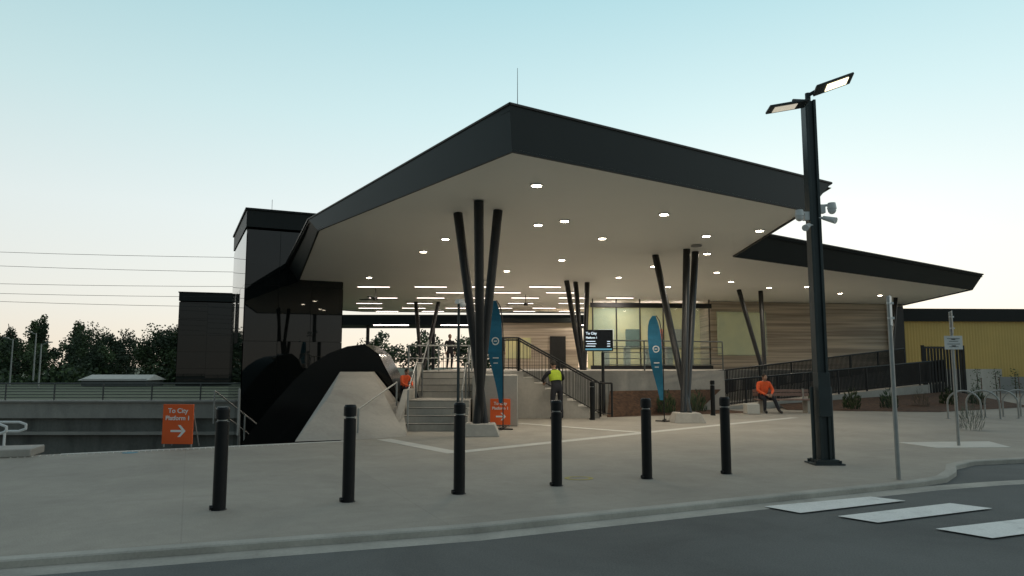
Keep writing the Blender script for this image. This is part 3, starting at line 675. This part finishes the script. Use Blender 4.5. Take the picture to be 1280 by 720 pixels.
T=[(-61,92,8.5,.9,3.0,4.3),(-58.6,90,8.5,.8,3.2,4.6),(-56,93,8,.9,2.8,4.0),(-63.5,91,8,.9,2.8,4.0),(-51.5,88,6.6,2.8,2.8,3.4),(-46.5,86,6.0,3.2,2.5,3.0),(-42,88,5.6,3.0,2.5,3),
   (-38.3,80,6.8,3.0,2.7,3.3),(-35,80,7.0,3.2,2.9,3.6),(-55,80,4.6,3.2,2,2.2),(-49,78,4,3.2,2,2),(-43,76,3.8,3,1.9,1.9),(-60,84,6,3.4,2.4,2.6),(-31,84,5,3,2.4,2.6),(-64,88,6,3,2.6,2.8)]
for x,y,h,rx,rz_,cz in T: tree((x,y,-.1),h,rx,rz_,cz,"dark green leafy tree beyond the trench" if rx>1.6 else "tall narrow dark poplar tree beyond the trench",leaf=.28 if rx>1.6 else .3,n=36 if rx>1.6 else 30,per=150 if rx>1.6 else 110)
for x,y in((-9,75),(-4,78),(0.5,74),(-14,77)): tree((x,y,0),5,2.4,1.9,3.0,"dark green leafy tree behind the far platform",leaf=.34,n=24,per=80)
s=B()
for i in range(12000):
    x=random.uniform(-75,-22); o=Vector((x,70+random.uniform(-2,2),abs(random.gauss(0,.6))*(.7+.5*math.sin(x*.7)))); a=Vector([random.uniform(-1,1) for _ in range(3)]).normalized(); b_=a.orthogonal().normalized(); z=.4
    s.add([o-a*z*.5,o+b_*.15,o+a*z*.5,o-b_*.15],[(0,1,2,3)],random.choice((0,1)))
s.obj('shrubbery',['leaf','leaf2'],recalc=False,kind='stuff',label="low dark green shrubbery along the far bank",category="shrubs")
def shrub(loc,h,w_,n,label):
    e=thing('shrub',loc,label,'plant','young garden plants'); s=B()
    for i in range(n):
        a=random.uniform(0,6.28); r=random.random()**.5*w_; z=random.uniform(.0,h)*(1-r/w_*.5); o=Vector((math.cos(a)*r,math.sin(a)*r,z)); d_=Vector((math.cos(a)*.4,math.sin(a)*.4,1)).normalized(); sd=d_.orthogonal().normalized()
        s.add([o-sd*.012,o+sd*.012,o+sd*.01+d_*.09,o+d_*.14,o-sd*.01+d_*.09],[(0,1,2,3,4)],i%2)
    s.obj('leaves',['leaf','leaf2'],parent=e,recalc=False); return e
sh=shrub((11.2,17.8,0),.75,.28,260,"young green plant growing at the pavement edge")
for x,y in((12.0,25.7),(13.4,25.9),(14.8,26.4),(16.2,27),(17.6,27.6),(11,26.2),(5,23.6),(6.2,24.3)): dup(sh,(x,y,.05),x*3,"young green plant growing in mulch")
for x,y in((18.6,29),(20,30),(21.5,31),(23,32)):
    e=thing('sapling',(x,y,0),"young staked sapling in the garden","tree","young saplings by the gold building"); B().tube((0,0,0),(0,0,1.3),.02,.012,6).obj('trunk','bark',parent=e); B().tube((.15,0,0),(.15,0,1.1),.02,.02,6).obj('stake','timber',parent=e)
    s=B()
    for i in range(110):
        o=Vector((random.gauss(0,.10),random.gauss(0,.10),random.uniform(.5,1.45))); a=Vector([random.uniform(-1,1) for _ in range(3)]).normalized(); b_=a.orthogonal().normalized(); s.add([o-a*.05,o+b_*.02,o+a*.05,o-b_*.02],[(0,1,2,3)])
    s.obj('crown','leaf',parent=e,recalc=False)

# background left
e=thing('shed',(-33.2,62,-.1),"low white shed with shallow pitched roof beyond the trench","shed")
B().box((0,0,.3),(5.4,3,.6)).obj('wall','rail',parent=e)
s=B(); s.add([(-2.9,-1.7,.5),(2.9,-1.7,.5),(2.9,1.7,.5),(-2.9,1.7,.5),(-2.7,0,.95),(2.7,0,.95)],[(0,1,5,4),(2,3,4,5),(0,4,3),(1,2,5),(3,2,1,0)]); s.obj('roof','concl',parent=e)
e=thing('street_lamp',(-41.5,60,-.1),"slim grey street lamp beyond the trench","street lamp","distant street lamps")
s=B(); s.tube((0,0,0),(0,0,3.9),.07,.045,8); s.obj('post','steel',parent=e)
s=B(); s.tube((0,0,3.8),(-.5,0,4.0),.03,.03,6); s.box((-.6,0,4.02),(.4,.2,.08)); s.obj('lamp_head','steel',parent=e)
dup(e,(-39.6,60,.4)); dup(e,(-36.5,56,-.6),math.pi)
for i,(z0,z1) in enumerate([(8.75,8.0),(7.9,7.1),(6.8,6.25),(6.2,5.6),(5.7,4.95)]):
    s=B(); P=[]
    for k in range(13):
        t=k/12; x=-62+t*50; P.append((x,45+i*.3,z0+(z1-z0)*((x+32)/17)-.5*math.sin(math.pi*t)+.45))
    s.path(P,.013,5); s.obj('power_line','wire',label="thin overhead power line sagging above the trench",category="power line",group="overhead power lines")

# ---------------------------------------------------------------- world, sun, camera
w=bpy.data.worlds.new("World"); sc.world=w; w.use_nodes=True; nt=w.node_tree; bg=nt.nodes["Background"]
sky=nt.nodes.new("ShaderNodeTexSky"); sky.sky_type='NISHITA'; sky.sun_disc=False; sky.sun_elevation=rad(5); sky.sun_rotation=rad(20); sky.ozone_density=3; sky.dust_density=.6; sky.air_density=1
tc=nt.nodes.new("ShaderNodeTexCoord"); sp=nt.nodes.new("ShaderNodeSeparateXYZ"); nt.links.new(tc.outputs["Generated"],sp.inputs[0])
rp=nt.nodes.new("ShaderNodeValToRGB"); cr=rp.color_ramp
cr.elements[0].position=0; cr.elements[0].color=(.98,.85,.70,1); cr.elements[1].position=1; cr.elements[1].color=(.50,.54,.55,1)
for p,c in((.08,(.95,.92,.84,1)),(.2,(.88,.95,.92,1)),(.33,(.68,.88,.88,1)),(.47,(.48,.75,.79,1)),(.7,(.46,.55,.58,1))):
    el=cr.elements.new(p); el.color=c
nt.links.new(sp.outputs["Z"],rp.inputs["Fac"])
sm=nt.nodes.new("ShaderNodeMix"); sm.data_type='RGBA'; sm.blend_type='MULTIPLY'; sm.inputs[0].default_value=1; sm.inputs[7].default_value=(.15,.15,.15,1)
nt.links.new(sky.outputs[0],sm.inputs[6])
mx=nt.nodes.new("ShaderNodeMix"); mx.data_type='RGBA'; mx.inputs[0].default_value=.85
nt.links.new(sm.outputs[2],mx.inputs[6]); nt.links.new(rp.outputs[0],mx.inputs[7])
# the half of the sky away from the set sun is dimmer
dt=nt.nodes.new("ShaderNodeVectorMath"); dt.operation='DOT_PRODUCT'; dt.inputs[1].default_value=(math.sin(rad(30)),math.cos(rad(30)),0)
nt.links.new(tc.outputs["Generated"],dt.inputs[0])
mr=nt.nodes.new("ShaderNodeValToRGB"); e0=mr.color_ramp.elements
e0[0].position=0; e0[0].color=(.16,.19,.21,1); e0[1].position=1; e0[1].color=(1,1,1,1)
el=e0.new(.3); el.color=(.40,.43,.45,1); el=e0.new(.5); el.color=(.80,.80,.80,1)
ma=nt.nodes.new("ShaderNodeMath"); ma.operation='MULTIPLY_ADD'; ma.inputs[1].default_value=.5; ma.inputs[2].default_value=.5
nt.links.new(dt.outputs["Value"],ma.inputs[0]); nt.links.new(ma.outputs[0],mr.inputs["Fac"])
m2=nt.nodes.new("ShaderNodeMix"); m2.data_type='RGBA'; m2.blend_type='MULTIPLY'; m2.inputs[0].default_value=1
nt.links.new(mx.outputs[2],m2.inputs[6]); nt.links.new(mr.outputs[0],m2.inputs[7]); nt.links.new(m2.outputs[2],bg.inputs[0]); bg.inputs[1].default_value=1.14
sl=bpy.data.lights.new('sun','SUN'); sl.energy=.2; sl.angle=rad(12); sl.color=(1,.85,.7); so=bpy.data.objects.new('sun',sl); col.objects.link(so)
dv=Vector((math.sin(rad(20))*math.cos(rad(5)),math.cos(rad(20))*math.cos(rad(5)),math.sin(rad(5)))); so.rotation_euler=(-dv).to_track_quat('-Z','Y').to_euler()
cd=bpy.data.cameras.new('camera'); co=bpy.data.objects.new('camera',cd); col.objects.link(co); sc.camera=co
cd.sensor_width=36; cd.lens=36*900/1280; cd.clip_end=3000; co.location=(0,0,1.55); co.rotation_euler=(rad(90)+math.atan(98/900),0,0)
sc.view_settings.view_transform='Standard'; sc.view_settings.look='None'; sc.view_settings.exposure=0
